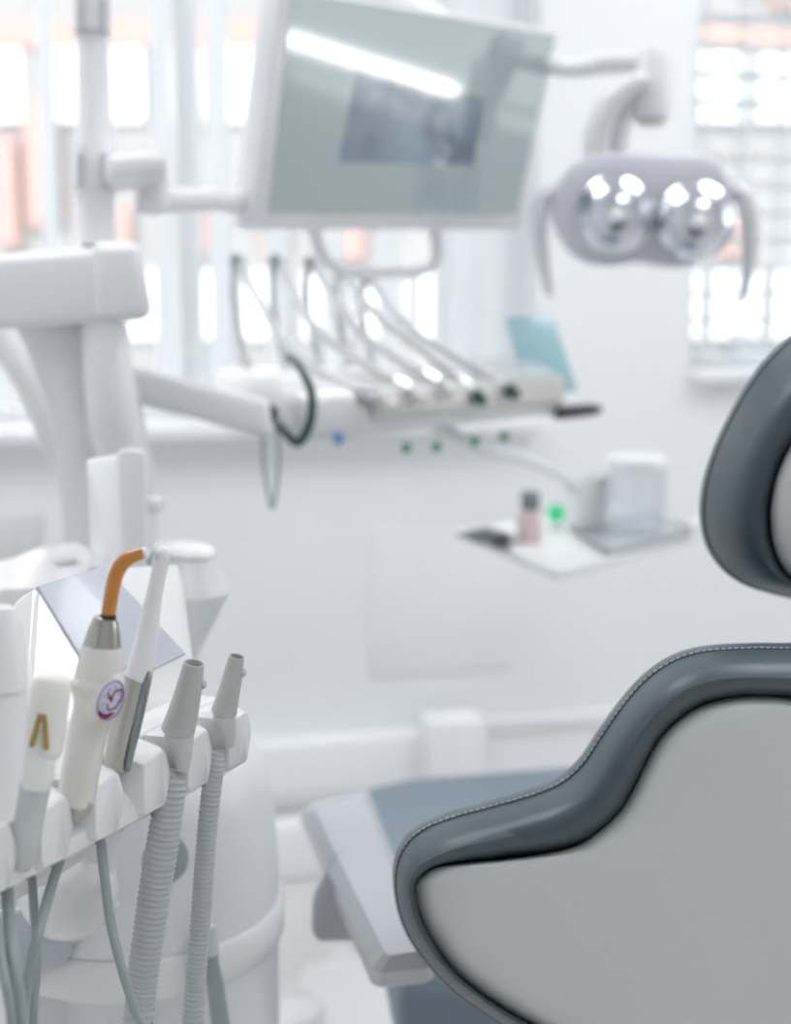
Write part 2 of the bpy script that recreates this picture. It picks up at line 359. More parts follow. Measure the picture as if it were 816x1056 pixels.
# leaning rear strut on the far left
obj('strut', pt([(-30,300,1.75,16),(5,350,1.75,17),(34,400,1.75,16),(62,470,1.75,14)],seg=20), 'plasticm', t)
obj('main_arm', hull([at(x,y,d) for d in (1.5,1.66) for x,y in ((-60,266),(146,252),(155,330),(-60,344))], .012,4), 'lilac', t)
obj('arm_cap', hull([at(x,y,d) for d in (1.495,1.665) for x,y in ((92,249),(145,249),(159,328),(128,331),(98,331))], .014,4), 'lilac', t)
obj('lamp_pole', pt([(94,-260,1.58,16),(94,0,1.58,16),(96,150,1.58,16.5),(97,160,1.58,20),(98,203,1.58,20),(99,206,1.58,18),(101,254,1.58,18)],seg=24), 'lilac', t)
for y0,y1 in ((-8,35),(152,198)):
    b = bmesh.new()
    pt([(94.5,y0,1.58,19),(95,y1,1.58,20)],bm=b,seg=24); pc = obj('pole_collar', b, 'lilac', t)
    b = bmesh.new()
    for k in (-12,12):
        x0 = 95+k; box(at(x0-4,y1-5,1.556),at(x0+4,y1-5,1.556)-at(x0-4,y1-5,1.556),V((0,.01,0)),at(x0,y0+6,1.556)-at(x0,y1-5,1.556),bm=b)
    obj('collar_slot', b, 'greyin', pc)
# monitor arm
obj('arm_knuckle', hull([at(x,y,d) for d in (1.54,1.62) for x,y in ((108,160),(150,157),(172,160),(172,186),(112,186))]+[at(x,200,1.58) for x in (108,122)], .008,3), 'lilac', t)
obj('arm_joint', lathe([(.017,0),(.019,.004),(.019,.066),(.016,.07)], at(157,221,1.6)), 'lilac', t, label='pivot between the two arm sections')
A0,A1 = at(155,206,1.6), pl(330,150,MO-mn*.09,mn)
obj('monitor_arm', tube([A0, at(215,206,1.68), at(262,203,1.76), A1, A1+mn*.03], [.016,.0135,.0135,.014,.014], 16, smooth=4), 'lilac', t)
obj('lamp_arm', tube([at(94,-110,1.58), at(290,-50,1.80), at(430,10,2.02), at(560,66,2.0), at(625,66,1.93)], [.019,.018,.016,.013,.013], 16, smooth=4), 'trim', t)
# delivery arm and table
TA = V((.6745,-.7383,0)).normalized(); TL = V((.7383,.6745,0)).normalized()    # facing and long directions
obj('delivery_arm', hull([at(x,y,d) for d in (1.62,1.72) for x,y in ((128,376),(128,412),(278,412),(282,455))], .012,4), 'unit', t)
O = at(305,464,1.70); B3 = V((O.x,O.y,1.018)); LN = .50
def tb(l,f,z): return B3 + TL*l + TA*f + Z*z
bm = hull([tb(l,f,z) for l,f,z in ((0,0,0),(LN,0,0.006),(0,0,.058),(LN,0,.062),(.02,-.20,.01),(LN-.02,-.17,.01),(.02,-.20,.085),(LN-.02,-.17,.085),(0,-.06,.082),(LN,-.06,.084))], .014, 4)
obj('table_body', bm, 'plastic', t)
obj('table_lip', hull([tb(l,f,z) for l,f,z in ((.12,.002,.02),(LN-.02,.002,.02),(.12,.014,.03),(LN-.02,.014,.03),(.12,.012,.062),(LN-.02,.012,.062),(.12,-.01,.068),(LN-.02,-.01,.068))],.004), 'cream', t)
for x,y in ((419,464),(450,463),(490,457),(520,452)):
    obj('control_button', lathe([(.001,0),(.0055,.001),(.0065,.006),(.0065,.012)], pl(x,y,B3,TA)+Z*-.004, seg=16), 'green', t, label='green button under the table front')
obj('marker', lathe([(.007,0),(.008,.004),(.006,.006)], pl(348,452,B3+TA*.004,TA), TA, seg=16), 'blue', t, label='blue marker')
p0 = pl(584,425,B3,TA)
obj('handle_grip', tube([p0-TL*.02, p0, p0+TL*.055, p0+TL*.075], [.009,.0105,.0095,.006], 16), 'plum', t, label='dark plum grip at the end of the table')
tO = at(560,362,2.06); tn = V((.35,-.90,.30)).normalized()
obj('control_panel', plate([(524,327),(570,324),(597,402),(545,404)], tO, tn, .012, bev=.003), 'tablet', t, label='pale teal glass control panel')
obj('panel_bracket', tube([tO-tn*.02, tO-tn*.03-Z*.05, tb(LN-.06,-.14,.07)], .009, 12), 'plasticm', t)
# rods and instruments lying over the table
G = 'curved rod instruments on the delivery unit'
W_ = [((246,268),(262,300),(292,352),(345,392),(398,412)),((286,268),(302,300),(332,345),(380,378),(428,405)),((322,270),(338,298),(366,338),(410,370),(458,398)),((352,275),(368,300),(396,332),(440,364),(490,406)),((380,284),(396,308),(424,340),(470,368),(524,400))]
nmz = ['outermost left','second from the left','middle','second from the right','rightmost']
for i,w in enumerate(W_):
    ds = [1.86+.03*i,1.84+.03*i,1.80+.03*i,1.77+.035*i,1.76+.04*i]
    tt = thing('dental_handpiece', 'curved metal dental handpiece rod over the delivery table, %s of the five'%nmz[i], 'dental instrument', at(*w[-1],ds[-1]), G)
    obj('whip_rod', tube([at(x,y,d) for (x,y),d in zip(w,ds)], [.0065,.0065,.006,.0065,.0085], 12, smooth=6), 'unit', tt)
    obj('tip', tube([at(*w[-1],ds[-1]), at(w[-1][0]+5,w[-1][1]+5,ds[-1]-.01), at(w[-1][0]+9,w[-1][1]+9,ds[-1]-.015)], [.0085,.0095,.007], 12), 'teal' if i>2 else 'cream', tt)
    obj('end_cap', tube([at(w[0][0]-6,w[0][1]-3,ds[0]), at(w[0][0]+4,w[0][1]+8,ds[0])], [.008,.010], 12), 'hose', tt)
    x,y = w[0]; hk = [(x-4,y+2),(x-4,y+50),(x+12,y+115),(x+45-6*i,y+140),(x+70-4*i,y+128)]
    obj('hose', tube([at(a_,b_,ds[0]-.01*k) for k,(a_,b_) in enumerate(hk)], .0042, 10, smooth=6), 'rib', tt)
    obj('metal_sleeve', tube([at(*[(w[3][k]*.45+w[4][k]*.55) for k in (0,1)],ds[4]), at(*[(w[3][k]*.15+w[4][k]*.85) for k in (0,1)],ds[4])], .0098, 12), 'chrome', tt)
tt = thing('coiled_hose', 'dark looped hose hanging at the left end of the delivery table', 'hose', at(300,455,1.66))
obj('loop', tube([at(x,y,1.66) for x,y in ((296,366),(310,380),(321,405),(320,435),(308,456),(296,448),(278,426))], [.003,.0045,.0055,.006,.006,.005,.004], 12, smooth=6), 'teal', tt)
obj('plug', lathe([(.002,-.010),(.009,-.006),(.010,.004),(.005,.010)], at(278,426,1.65), (.2,-1,.2), seg=18), 'black', tt)
obj('cord', tube([at(x,y,1.65) for x,y in ((272,430),(271,470),(276,505),(281,524),(285,505),(288,465),(283,432))], .0022, 8, smooth=6), 'hose', tt)
# side shelf arm
SZ = .80
sh = thing('instrument_shelf', 'small white square shelf on a curved arm below the delivery unit', 'shelf', on(600,560,SZ))
c4 = [on(470,545,SZ),on(575,588,SZ),on(722,549,SZ),on(610,524,SZ)]
obj('shelf_top', hull([p for p in c4]+[p-Z*.016 for p in c4], .006), 'trim', sh)
obj('shelf_arm', tube([tb(.30,-.08,.003), at(500,462,1.98), at(545,474,2.15), at(590,500,2.33), on(606,529,SZ)-Z*.02, on(600,545,SZ)-Z*.03], .009, 14, smooth=5), 'trim', sh)
o = obj('black_case', hull([on(x,y,SZ+.001+h) for x,y in ((468,551),(497,562),(530,551),(500,543)) for h in (0,.019)], .004), 'black'); tag(o,'black flat case lying on the left corner of the small shelf','case')
tt = thing('medicine_bottle', 'small pale pink bottle with a dark grey cap beside the black case', 'bottle', on(546,559,SZ))
c = on(546,559,SZ)+Z*.001
obj('bottle_body', lathe([(.018,0),(.0205,.003),(.0205,.044),(.017,.05),(.012,.054)], c, seg=28), 'pink', tt)
obj('cap', lathe([(.013,.052),(.0155,.054),(.0155,.078),(.013,.082)], c, seg=28), 'strip', tt)
tt = thing('indicator_ball', 'small glowing green indicator ball on a stub beside the pink bottle', 'indicator', on(573,545,SZ))
c = on(573,545,SZ)+Z*.001
obj('stub', lathe([(.012,0),(.012,.003),(.005,.005),(.005,.012)], c, seg=20), 'plasticm', tt)
obj('ball', lathe([(.016*math.sin(a),.026-.016*math.cos(a)) for a in [math.pi*k/14 for k in range(15)]], c, seg=24), 'greenlit', tt)
tt = thing('metal_tray', 'shallow grey metal tray on the right of the small shelf', 'tray', on(650,556,SZ))
q = [on(586,548,SZ),on(628,574,SZ),on(718,552,SZ),on(672,534,SZ)]; cc = sum(q,V())/4
def sq(p,f,z): return cc+(p-cc)*f+Z*z
bm = loft([[sq(p,.93,.002) for p in q],[sq(p,.94,.001) for p in q],[sq(p,1,.012) for p in q],[sq(p,1.02,.0125) for p in q],[sq(p,1.02,.0115) for p in q],[sq(p,.985,.010) for p in q],[sq(p,.92,.003) for p in q]])
obj('tray_body', bm, 'traym', tt)
tt = thing('plastic_jar', 'clear round jar with a white lid standing on the metal tray', 'jar', on(655,552,SZ))
c = on(655,552,SZ)+Z*.005; r = 30*2.3/FPX
obj('jar_body', lathe([(r*.95,0),(r,.004),(r,.105),(r*.96,.105),(r*.96,.006),(r*.9,.004)], c, seg=36), 'clearp', tt)
obj('lid', lathe([(r*1.03,.106),(r*1.05,.108),(r*1.05,.124),(r*.9,.128),(.01,.129)], c, seg=36), 'trim', tt)
tt = thing('plastic_cup', 'white translucent plastic cup beside the clear jar', 'cup', on(604,548,SZ))
c = on(604,546,SZ)+Z*.004
obj('cup_body', lathe([(.030,0),(.033,.003),(.038,.09),(.0365,.09),(.032,.006),(.028,.004)], c, seg=32, closed_top=True), 'trim', tt)
o = obj('cotton_roll', tube([on(708,556,SZ)+Z*.02, on(722,551,SZ)+Z*.02], .009, 16), 'trim'); tag(o,'short white cotton roll at the right end of the metal tray','cotton roll')

# ================================================================== DENTAL LAMP
LO = at(662,220,1.90); ln = V((-.10,-1,-.10)).normalized()
t = thing('dental_lamp', 'two bulb dental operating lamp with side handles hanging before the right window', 'lamp', LO)
out = [(572,196),(588,172),(612,160),(650,157),(690,159),(728,160),(746,172),(760,200),(756,228),(740,256),(716,273),(690,277),(660,272),(630,275),(598,270),(576,246),(568,220)]
obj('lamp_body', plate(out, LO-ln*.02, ln, .05, bev=.012, sm=4), 'lampbody', t)
obj('shield', plate(out, LO+ln*.014, ln, .004, bev=.0015, sm=4), 'shield', t)
for cx,cy in ((634,222),(718,228)):
    c = pl(cx,cy,LO-ln*.018,ln); r_ = 39*1.9/FPX
    rf = obj('reflector', lathe([(r_*1.05,0),(r_*1.05,.004),(r_*1.0,.006),(r_*.93,.012),(r_*.8,.020),(r_*.55,.028),(r_*.25,.032),(.001,.033)], c, ln, seg=36), 'chrome', t)
    obj('bulb', lathe([(.001,.034),(.008,.034),(.010,.040),(.006,.046),(.001,.047)], c, ln, seg=18), 'trim', rf)
for hp in (((575,196),(561,204),(556,225),(558,262),(568,306)),((758,194),(770,205),(775,232),(773,270),(765,312))):
    obj('handle', tube([pl(x,y,LO-ln*.03,ln) for x,y in hp], [.009,.012,.013,.011,.005], 14, smooth=5), 'lampbody', t)
obj('bracket', pt([(671,52,1.93,17),(672,60,1.93,20),(672,112,1.93,20),(672,124,1.93,17)],seg=24), 'lilac', t)
obj('bracket_tip', pt([(672,118,1.93,14),(672,128,1.93,13)],seg=24), 'satin', t)
obj('bracket_arm', tube([at(614,66,1.93),at(640,64,1.93),at(668,66,1.93)], [.016,.015,.016], 16), 'lilac', t)
obj('fork', tube([pl(x,y,LO-ln*.05,ln) for x,y in ((616,170),(616,140),(628,108),(652,88),(668,84))], [.018,.019,.018,.015,.012], 16, smooth=5), 'plasticm', t)
obj('fork_cover', tube([pl(x,y,LO-ln*.07,ln) for x,y in ((634,165),(640,130),(654,100))], [.014,.014,.010], 16, smooth=4), 'lilac', t)

# ================================================================== DENTAL CHAIR
BO = at(885,900,.93); ya = math.radians(9); tl = math.radians(12)
cdir = V((math.sin(ya),-math.cos(ya),0)); bu = Z*math.cos(tl)+cdir*math.sin(tl); bn = cdir*math.cos(tl)-Z*math.sin(tl); br = bn.cross(bu).normalized()*-1
if br.x < 0: br = -br
chair = thing('dental_chair', 'dental treatment chair in slate leather with grey shell back, seen from behind', 'dental chair', on(640,1010,0.0))
def bilateral(px, o, n, up, rt):
    """left half outline from top centre to bottom centre -> full outline as plane coords"""
    L = []
    for a,b in px:
        p = pl(a,b,o,n)-o; L.append((p.dot(rt), p.dot(up)))
    return L + [(-x,y) for x,y in L[::-1] if abs(x)>.004]
def rsample(pts, N):
    P = catmull(pts, 10, True); d=[0]
    for i in range(len(P)): a=P[i]; b_=P[(i+1)%len(P)]; d.append(d[-1]+math.hypot(a[0]-b_[0],a[1]-b_[1]))
    out=[]; j=0
    for k in range(N):
        s=d[-1]*k/N
        while d[j+1]<s: j+=1
        f=(s-d[j])/(d[j+1]-d[j]+1e-9); a=P[j]; b_=P[(j+1)%len(P)]; out.append((a[0]+(b_[0]-a[0])*f, a[1]+(b_[1]-a[1])*f))
    return out
def polar(pts, c, N):
    """resample an outline by angle about c so two outlines correspond"""
    P = catmull(pts, 14, True); out=[]
    for k in range(N):
        a = 2*math.pi*k/N; dx,dy = math.cos(a),math.sin(a); best=None
        for i in range(len(P)):
            x0,y0=P[i][0]-c[0],P[i][1]-c[1]; x1,y1=P[(i+1)%len(P)][0]-c[0],P[(i+1)%len(P)][1]-c[1]
            den=(x1-x0)*dy-(y1-y0)*dx
            if abs(den)<1e-12: continue
            u=(y0*dx-x0*dy)/den
            if -1e-6<=u<=1+1e-6:
                r_=(x0+(x1-x0)*u)*dx+(y0+(y1-y0)*u)*dy
                if r_>0 and (best is None or r_>best): best=r_
        out.append((c[0]+dx*(best or 0.01), c[1]+dy*(best or 0.01)))
    return out
def match(Sx, Ox, N):
    """resample outer evenly, inner by the same parameter after aligning at top centre"""
    return rsample(Sx,N), rsample(Ox,N)
def padded(parent, Sh, Oh, o, n, up, rt, N, prof, shellprof, cen, mats, names, seam_t, curve=0.0, mode='arc', twist=0.0):
    A = bilateral(Sh,o,n,up,rt); B = bilateral(Oh,o,n,up,rt)
    if mode=='arc': Sx,Ox = rsample(A,N), rsample(B,N)
    else: Sx,Ox = polar(A,cen,N), polar(B,cen,N)
    eye = CAM
    def P(x,y,off):
        # point on the traced plane pushed back along the line of the true depth with its natural size kept by perspective
        q = o+rt*x+up*y; rr = (q-eye); nn_ = n; target = o+n*off
        k = (target-eye).dot(nn_)/rr.dot(nn_)
        return eye+rr*k
    def ringat(tt,z):
        out=[]
        for s_,o_ in zip(Sx,Ox):
            x=s_[0]+(o_[0]-s_[0])*tt; y=s_[1]+(o_[1]-s_[1])*tt
            out.append(P(x,y,-z-curve*(x/.3)**2))
        return out
    bm = loft([ringat(a,z) for a,z in prof], True, True)
    cush = obj(names[0], bm, mats[0], parent, ang=70)
    rs=[]
    for f,z in shellprof:
        r_=[]
        for s_ in Sx:
            x=cen[0]+(s_[0]-cen[0])*f; y=cen[1]+(s_[1]-cen[1])*f; r_.append(P(x,y,-z-curve*(x/.3)**2))
        rs.append(r_)
    obj(names[1], loft(rs,True,True), mats[1], parent, ang=70)
    # seam line with stitches
    sr = ringat(*seam_t[0]); sr2 = ringat(*seam_t[1])
    cl = [tuple(p) for p in sr]+[tuple(sr[0])]
    obj('seam', tube(cl, .0007, 6), 'seam', cush)
    b = bmesh.new(); path=[V(p) for p in sr2]; path.append(path[0]); acc=0; cent=sum(path,V())/len(path)
    segs=[]; dist=[0]
    for a_,b_ in zip(path,path[1:]): dist.append(dist[-1]+(b_-a_).length)
    L=dist[-1]; k=0; step=.0042; j=0
    def samp(s):
        nonlocal j
        while j<len(dist)-2 and dist[j+1]<s: j+=1
        while j>0 and dist[j]>s: j-=1
        f=(s-dist[j])/(dist[j+1]-dist[j]+1e-9); return path[j].lerp(path[j+1],f)
    s=0
    while s+step<L:
        tube([samp(s),samp(s+step*.62)], .0006, 5, b); s+=step
    obj('stitching', b, 'stitch', cush)
bo = [(885,660),(850,662),(816,664),(780,664),(735,666),(705,672),(680,684),(657,703),(636,728),(615,758),(598,783),(575,803),(545,815),(500,828),(465,838),(435,850),(415,868),(406,893),(408,930),(420,965),(445,1000),(470,1025),(505,1050),(560,1085),(640,1135),(740,1180),(885,1200)]
bs = [(885,728),(850,724),(816,721),(780,719),(748,722),(720,731),(698,746),(680,766),(667,790),(655,815),(641,838),(620,858),(598,872),(565,880),(520,886),(480,890),(450,894),(436,903),(430,915),(434,940),(448,970),(468,998),(495,1022),(530,1045),(585,1075),(660,1115),(750,1150),(885,1168)]
prof = [(-.25,.034),(-.06,.022),(.0,.010),(.05,-.001),(.12,-.009),(.24,-.015),(.38,-.0165),(.54,-.011),(.68,-.001),(.80,.012),(.89,.026),(.905,.0285),(.92,.0285),(.945,.030),(.97,.036),(.99,.046),(1.0,.058),(1.02,.075),(1.02,.090),(.97,.104),(.8,.114),(.4,.118)]
shp = [(1.012,.012),(1.010,.004),(1.004,-.001),(.994,-.005),(.98,-.0085),(.962,-.011),(.94,-.0128),(.90,-.0136),(.8,-.0142),(.55,-.015),(.25,-.016),(.02,-.016)]
def yv(a,b,o=BO,n=bn,up=bu): return (pl(a,b,o,n)-o).dot(up)
padded(chair, bs, bo, BO, bn, bu, br, 360, prof, shp, (0,yv(885,905)), ('leather','shell'), ('backrest_cushion','backrest_shell'), ((.905,.0283),(.932,.0288)), curve=.02)
HO = at(925,505,1.02); tl2 = math.radians(4); hu = Z*math.cos(tl2)+cdir*math.sin(tl2); hn = cdir*math.cos(tl2)-Z*math.sin(tl2)
ho = [(925,308),(880,315),(846,328),(816,346),(790,370),(769,398),(752,428),(738,458),(727,490),(722,520),(724,548),(732,570),(748,590),(770,604),(795,612),(816,617),(860,624),(925,628)]
hs = [(925,396),(885,402),(850,420),(828,444),(812,468),(801,494),(796,520),(796,545),(800,566),(808,584),(822,598),(850,606),(885,610),(925,612)]
hp = [(-.25,.034),(-.05,.024),(0,.012),(.05,.002),(.12,-.006),(.24,-.010),(.40,-.006),(.56,.006),(.70,.022),(.83,.042),(.92,.060),(.94,.064),(.96,.067),(.98,.073),(1.0,.086),(1.01,.100),(.97,.118),(.85,.128),(.5,.135)]
hsp = [(1.012,.016),(1.01,.006),(1.0,-.002),(.975,-.007),(.93,-.010),(.8,-.013),(.5,-.016),(.02,-.017)]
padded(chair, hs, ho, HO, hn, hu, br, 200, hp, hsp, (0,yv(925,505,HO,hn,hu)), ('leather','shellh'), ('headrest_cushion','headrest_shell'), ((.94,.0638),(.96,.0668)), curve=.01)
obj('headrest_post', hull([p for q_ in ((HO-hu*.05-hn*.06),) for p in [q_+br*a*.03+hn*c*.006 for a in (-1,1) for c in (-1,1)]]+[BO+bu*.12-bn*.06+br*a*.03+bn*c*.006 for a in (-1,1) for c in (-1,1)], .003), 'steel', chair)
# seat and leg rest
zt = .54
q = [on(368,809,zt),on(420,798,zt),on(600,784,zt),on(690,790,zt),on(860,1010,zt),on(412,1018,zt)]
qb = [p-Z*.10 for p in q]
obj('seat', hull(q+qb, .028, 6), 'seat', chair)
obj('leg_rest_side', hull([on(312,838,.66)+V((.03,0.1,-.2)), on(690,800,.44), on(880,1000,.44), on(440,1000,.44)]+[on(440,960,.36),on(800,960,.36),on(640,870,.36)], .02,3), 'arm', chair)
# armrest
def oz(lst,z): return [on(a,b_,z) for a,b_ in lst]
base = [(311,838),(316,828),(330,824),(372,815),(381,817),(447,987),(447,994),(438,999),(392,1003),(383,999)]
cx0 = sum(a for a,_ in base)/len(base); cy0 = sum(b_ for _,b_ in base)/len(base)
top = [(325,836),(328,832),(338,829),(368,821),(375,823),(436,974),(436,978),(430,981),(402,985),(397,982)]
ar = obj('armrest', loft([oz(base,.672),oz(base,.685),[p+Z*.000 for p in oz(top,.70)]]), 'arm', chair, ang=15)
obj('armrest_lip', loft([[p+Z*0 for p in oz([(a,b_) for a,b_ in base],.672)], [p-Z*.012 for p in oz(base,.672)], [p-Z*.016+ (cc_-p)*.04 for p in oz(base,.672) for cc_ in [on(cx0,cy0,.672)]]]), 'armlip', ar, ang=50)
p = [at(x,y,d) for x,y,d in ((345,880,1.26),(400,905,1.26),(322,925,1.27),(320,958,1.27),(326,972,1.27),(375,972,1.27),(400,950,1.27))]
obj('armrest_bracket', hull(p+[v+V((.01,.05,0)) for v in p], .010, 4), 'arm', chair)
obj('armrest_post', hull([on(395,905,.655)+V((dx_,dy_,0)) for dx_ in (0,.05) for dy_ in (0,.05)]+[on(470,930,.45)+V((dx_,dy_,0)) for dx_ in (0,.05) for dy_ in (0,.05)], .008), 'arm', chair)
# pedestal and floor base
cb = V((.16,1.55,0)); fc = on(540,1050,0)
obj('pedestal', hull([cb+V((a*.16,b_*.20,0.08)) for a in (-1,1) for b_ in (-1,1)]+[cb+V((a*.12,b_*.15,.40)) for a in (-1,1) for b_ in (-1,1)], .03,4), 'plastic', chair)
fb = [(300,1040),(318,1012),(352,988),(400,985),(520,960),(700,985),(820,1040),(700,1200),(430,1200),(330,1120)]
obj('floor_base', loft([[on(a,b_,.0)+Z*.001 for a,b_ in catmull(fb,4,True)],[on(a,b_,.0)+Z*.03 for a,b_ in catmull(fb,4,True)],[fc+(on(a,b_,.0)-fc)*.93+Z*.06 for a,b_ in catmull(fb,4,True)],[fc+(on(a,b_,.0)-fc)*.6+Z*.085 for a,b_ in catmull(fb,4,True)]]), 'plastic', chair)
tt = thing('foot_control', 'white glossy foot control with a grey pedal on the floor by the chair base', 'foot control', on(318,1075,0))
c = on(300,1080,0)
obj('pedal_body', lathe([(.12,.001),(.125,.02),(.11,.045),(.06,.06),(.01,.062)], c, seg=36), 'lowint', tt)
obj('pedal', lathe([(.05,.058),(.055,.064),(.045,.074),(.01,.078)], c, seg=28), 'plastic', tt)

# ================================================================== CUSPIDOR / WATER UNIT (mid distance left)
CX = on(135,880,.69); AX = V((CX.x,CX.y,0)); AX = V(((135-408)/FPX*1.16, 1.12, 0))
t = thing('cuspidor_unit', 'rounded white cuspidor column with dome, rim and cup filler behind the instrument holder', 'dental unit', AX)
def rr_(z,a):
    # radius of the body by height and direction; the front has a recess under the rim
    r_ = .1195
    fr = math.atan2(math.sin(a+math.pi/2+.12), math.cos(a+math.pi/2+.12))     # 0 at the front
    if abs(fr) < .55 and z < .665: r_ = .085 + .0345*max(0,(abs(fr)-.47)/.08)
    return r_
seg = 96
angs = [2*math.pi*k/seg for k in range(seg)]
def cyl(z, fn): return [AX+Z*z+V((math.cos(a)*fn(a),math.sin(a)*fn(a),0)) for a in angs]
obj('column', loft([cyl(z,lambda a,z=z: rr_(z,a)) for z in (.002,.3,.60,.6005,.664)]+[cyl(.668,lambda a: rr_(.66,a))]), 'unit', t, ang=30)
obj('rim', lathe([(.110,.664),(.122,.665),(.1245,.670),(.1245,.694),(.122,.698),(.118,.699)], AX, seg=64), 'plasticm', t)
obj('dome', lathe([(.118,.697),(.1205,.700),(.1195,.73),(.117,.77),(.112,.80),(.103,.822),(.085,.838),(.05,.848),(.01,.851)], AX, seg=64), 'unit', t)
obj('drain_hose', pt([(212,962,1.06,10),(216,990,1.06,10),(217,992,1.06,8.5),(222,1015,1.06,9),(230,1075,1.06,10)],seg=20), 'hose', t)
obj('hose_socket', pt([(211,955,1.057,13),(214,984,1.057,12.5)],seg=20), 'greyin', t)
obj('side_knob', lathe([(.001,-.034),(.02,-.03),(.033,-.015),(.036,0),(.033,.015),(.02,.03),(.001,.034)], at(72,918,1.0), (.3,-.6,.6), seg=32), 'plastic', t)
obj('funnel', pt([(100,842,1.0,30),(100,850,1.0,29),(96,880,1.0,24),(104,905,1.0,17),(104,922,1.0,16),(104,930,1.0,13)],seg=28), 'unit', t)
obj('funnel_ring', pt([(104,920,1.0,19),(104,934,1.0,18)],seg=28), 'plasticm', t)
for x,y in ((118,852),(195,852)):
    obj('dial', lathe([(.018,0),(.019,.004),(.015,.007),(.001,.008)], AX+V(((x-135)/FPX*1.02*1.0, -math.sqrt(max(0,.113**2-((x-135)/FPX*1.02)**2)),.775)), (0.1,-1,.25), seg=28), 'hose', t, label='grey teal round dial')
obj('elbow', hull([at(x,y,1.05) for x,y in ((-20,935),(40,932),(72,950),(80,980),(60,998),(10,1012),(-20,1012))]+[at(x,y,1.12) for x,y in ((-20,935),(40,932),(72,950),(80,980),(60,998),(10,1012),(-20,1012))], .012,3), 'lowint', t)
# bowl and its tray
t = thing('spittoon_bowl', 'white tapered bowl with a flat rim behind the amber light guide', 'bowl', on(200,640,.95))
c = at(190,568,1.27)
obj('bowl_body', lathe([(.012,-.13),(.020,-.10),(.030,-.075),(.044,-.038),(.045,-.032),(.030,-.006),(.027,-.001),(.024,-.001),(.020,-.006),(.005,-.010)], c, (.12,-.06,1), seg=44), 'unit', t, ang=25)
obj('bowl_rim', lathe([(.027,-.002),(.0295,.0),(.028,.003),(.024,.001)], c, (.12,-.06,1), seg=44), 'plastic', t)
obj('bowl_stem', tube([c-Z*.12, c-Z*.16+V((-.01,-.02,0)), AX+V((.03,.06,.80))], .013, 14, smooth=4), 'plasticm', t)
t = thing('cup_filler', 'upright white block cup filler with a rounded top behind the console', 'cup filler', at(125,610,1.28))
obj('filler_block', hull([at(x,y,d) for x,y,d in ((89,474,1.30),(123,468,1.24),(126,610,1.24),(96,610,1.30),(93,474,1.36),(130,468,1.32),(130,610,1.32))], .004), 'trim', t)
bm = hull([at(x,y,d) for x,y,d in ((120,466,1.235),(128,462,1.235),(144,463,1.235),(151,468,1.235),(150,520,1.235),(151,610,1.235),(126,610,1.235))]+[at(x,y,1.31) for x,y in ((122,466),(130,462),(144,463),(152,468),(152,610),(128,610))], .004)
obj('filler_tower', bm, 'plasticm', t)
obj('filler_post', tube([at(125,605,1.28), at(125,650,1.27), AX+V((-.01,.05,.80))], .018, 14, smooth=4), 'plasticm', t)
obj('filler_knob', lathe([(.007,-.01),(.009,0),(.007,.01)], at(157,520,1.29), (1,-.2,0), seg=20), 'plastic', t)
t = thing('instrument_tray', 'white rounded tray unit with a small grey label at the far left', 'tray', at(50,620,1.3))
ob = [(-20,583),(15,576),(40,566),(78,560),(92,566),(98,582),(90,600),(60,606),(-20,610)]
zt_ = at(50,585,1.30).z
tto = obj('tray_top', loft([[on(a,b_,zt_)-Z*.045 for a,b_ in ob],[on(a,b_,zt_)-Z*.012 for a,b_ in ob],[on(a,b_,zt_) for a,b_ in [(x_*.96+2,y_*.99+5) for x_,y_ in ob]]]), 'plastic', t)
obj('tray_label', hull([on(a,b_,zt_+.002) for a,b_ in ((52,572),(74,568),(80,578),(58,582))]+[on(a,b_,zt_+.0005) for a,b_ in ((52,572),(74,568),(80,578),(58,582))]), 'greyin', tto)
obj('tray_post', tube([at(30,600,1.33), V((at(30,600,1.33).x,at(30,600,1.33).y,.002))], .03, 24), 'unit', t)
obj('tray_rail', hull([at(x,y,1.27) for x,y in ((-20,608),(16,612),(16,618),(-20,620))]+[at(x,y,1.30) for x,y in ((-20,608),(16,612),(16,618),(-20,620))]), 'niche', t)
t = thing('white_canister', 'blurred white round canister standing behind the tray unit at far left', 'canister', at(0,570,1.6))
obj('canister_body', pt([(-14,1195,1.95,38),(5,575,1.95,38),(8,535,1.95,38),(8,528,1.95,34)],seg=36), 'plastic', t)

# ================================================================== INSTRUMENT HOLDER (foreground left)
K0 = V((-.1954,.6579,0)); KP = V((.01965,.03795,0)); HU = KP.normalized(); HW = V((HU.y,-HU.x,0)); PI_ = KP.length
def hl(k,w,z): return K0 + KP*k + HW*w + Z*z
holder = thing('instrument_holder', 'glossy white assistant console with a row of faceted holder prongs in the foreground', 'instrument holder', hl(2.5,-.06,.86))
# continuous bar behind and under the prongs
pf = [(-.075,.885),(-.020,.893),(-.006,.903),(-.006,.9115),(-.026,.937),(-.075,.941)]
obj('holder_bar', loft([[hl(k,w+(-.006 if k>5.4 else 0),z) for w,z in pf] for k in (-1.2,5.20,5.42)]), 'plastic', holder, ang=25)
for k in range(-1,6):
    hw = .5
    e = .0165/PI_; far = 5.55 if k==5 else k+.47
    pts = [hl(k-.47,-.036,.900),hl(k-.47,-.036,.940),hl(k+.47,-.036,.900),hl(k+.47,-.036,.940),
           hl(k-.34,-.014,.905),hl(k-.34,-.012,.9395),hl(k+.40,-.014,.905),hl(k+.40,-.012,.9385),
           hl(k-.28,0,.9115),hl(k-.28,0,.9365),hl(k+.12,.0005,.940),hl(k+.21,0,.9375),hl(k+.35,-.002,.926),hl(k+.35,-.002,.920),hl(k+.20,-.001,.906),hl(k-.22,-.001,.9055)]
    obj('holder_prong', hull(pts, .0010, 2), 'plastic', holder, ang=50)
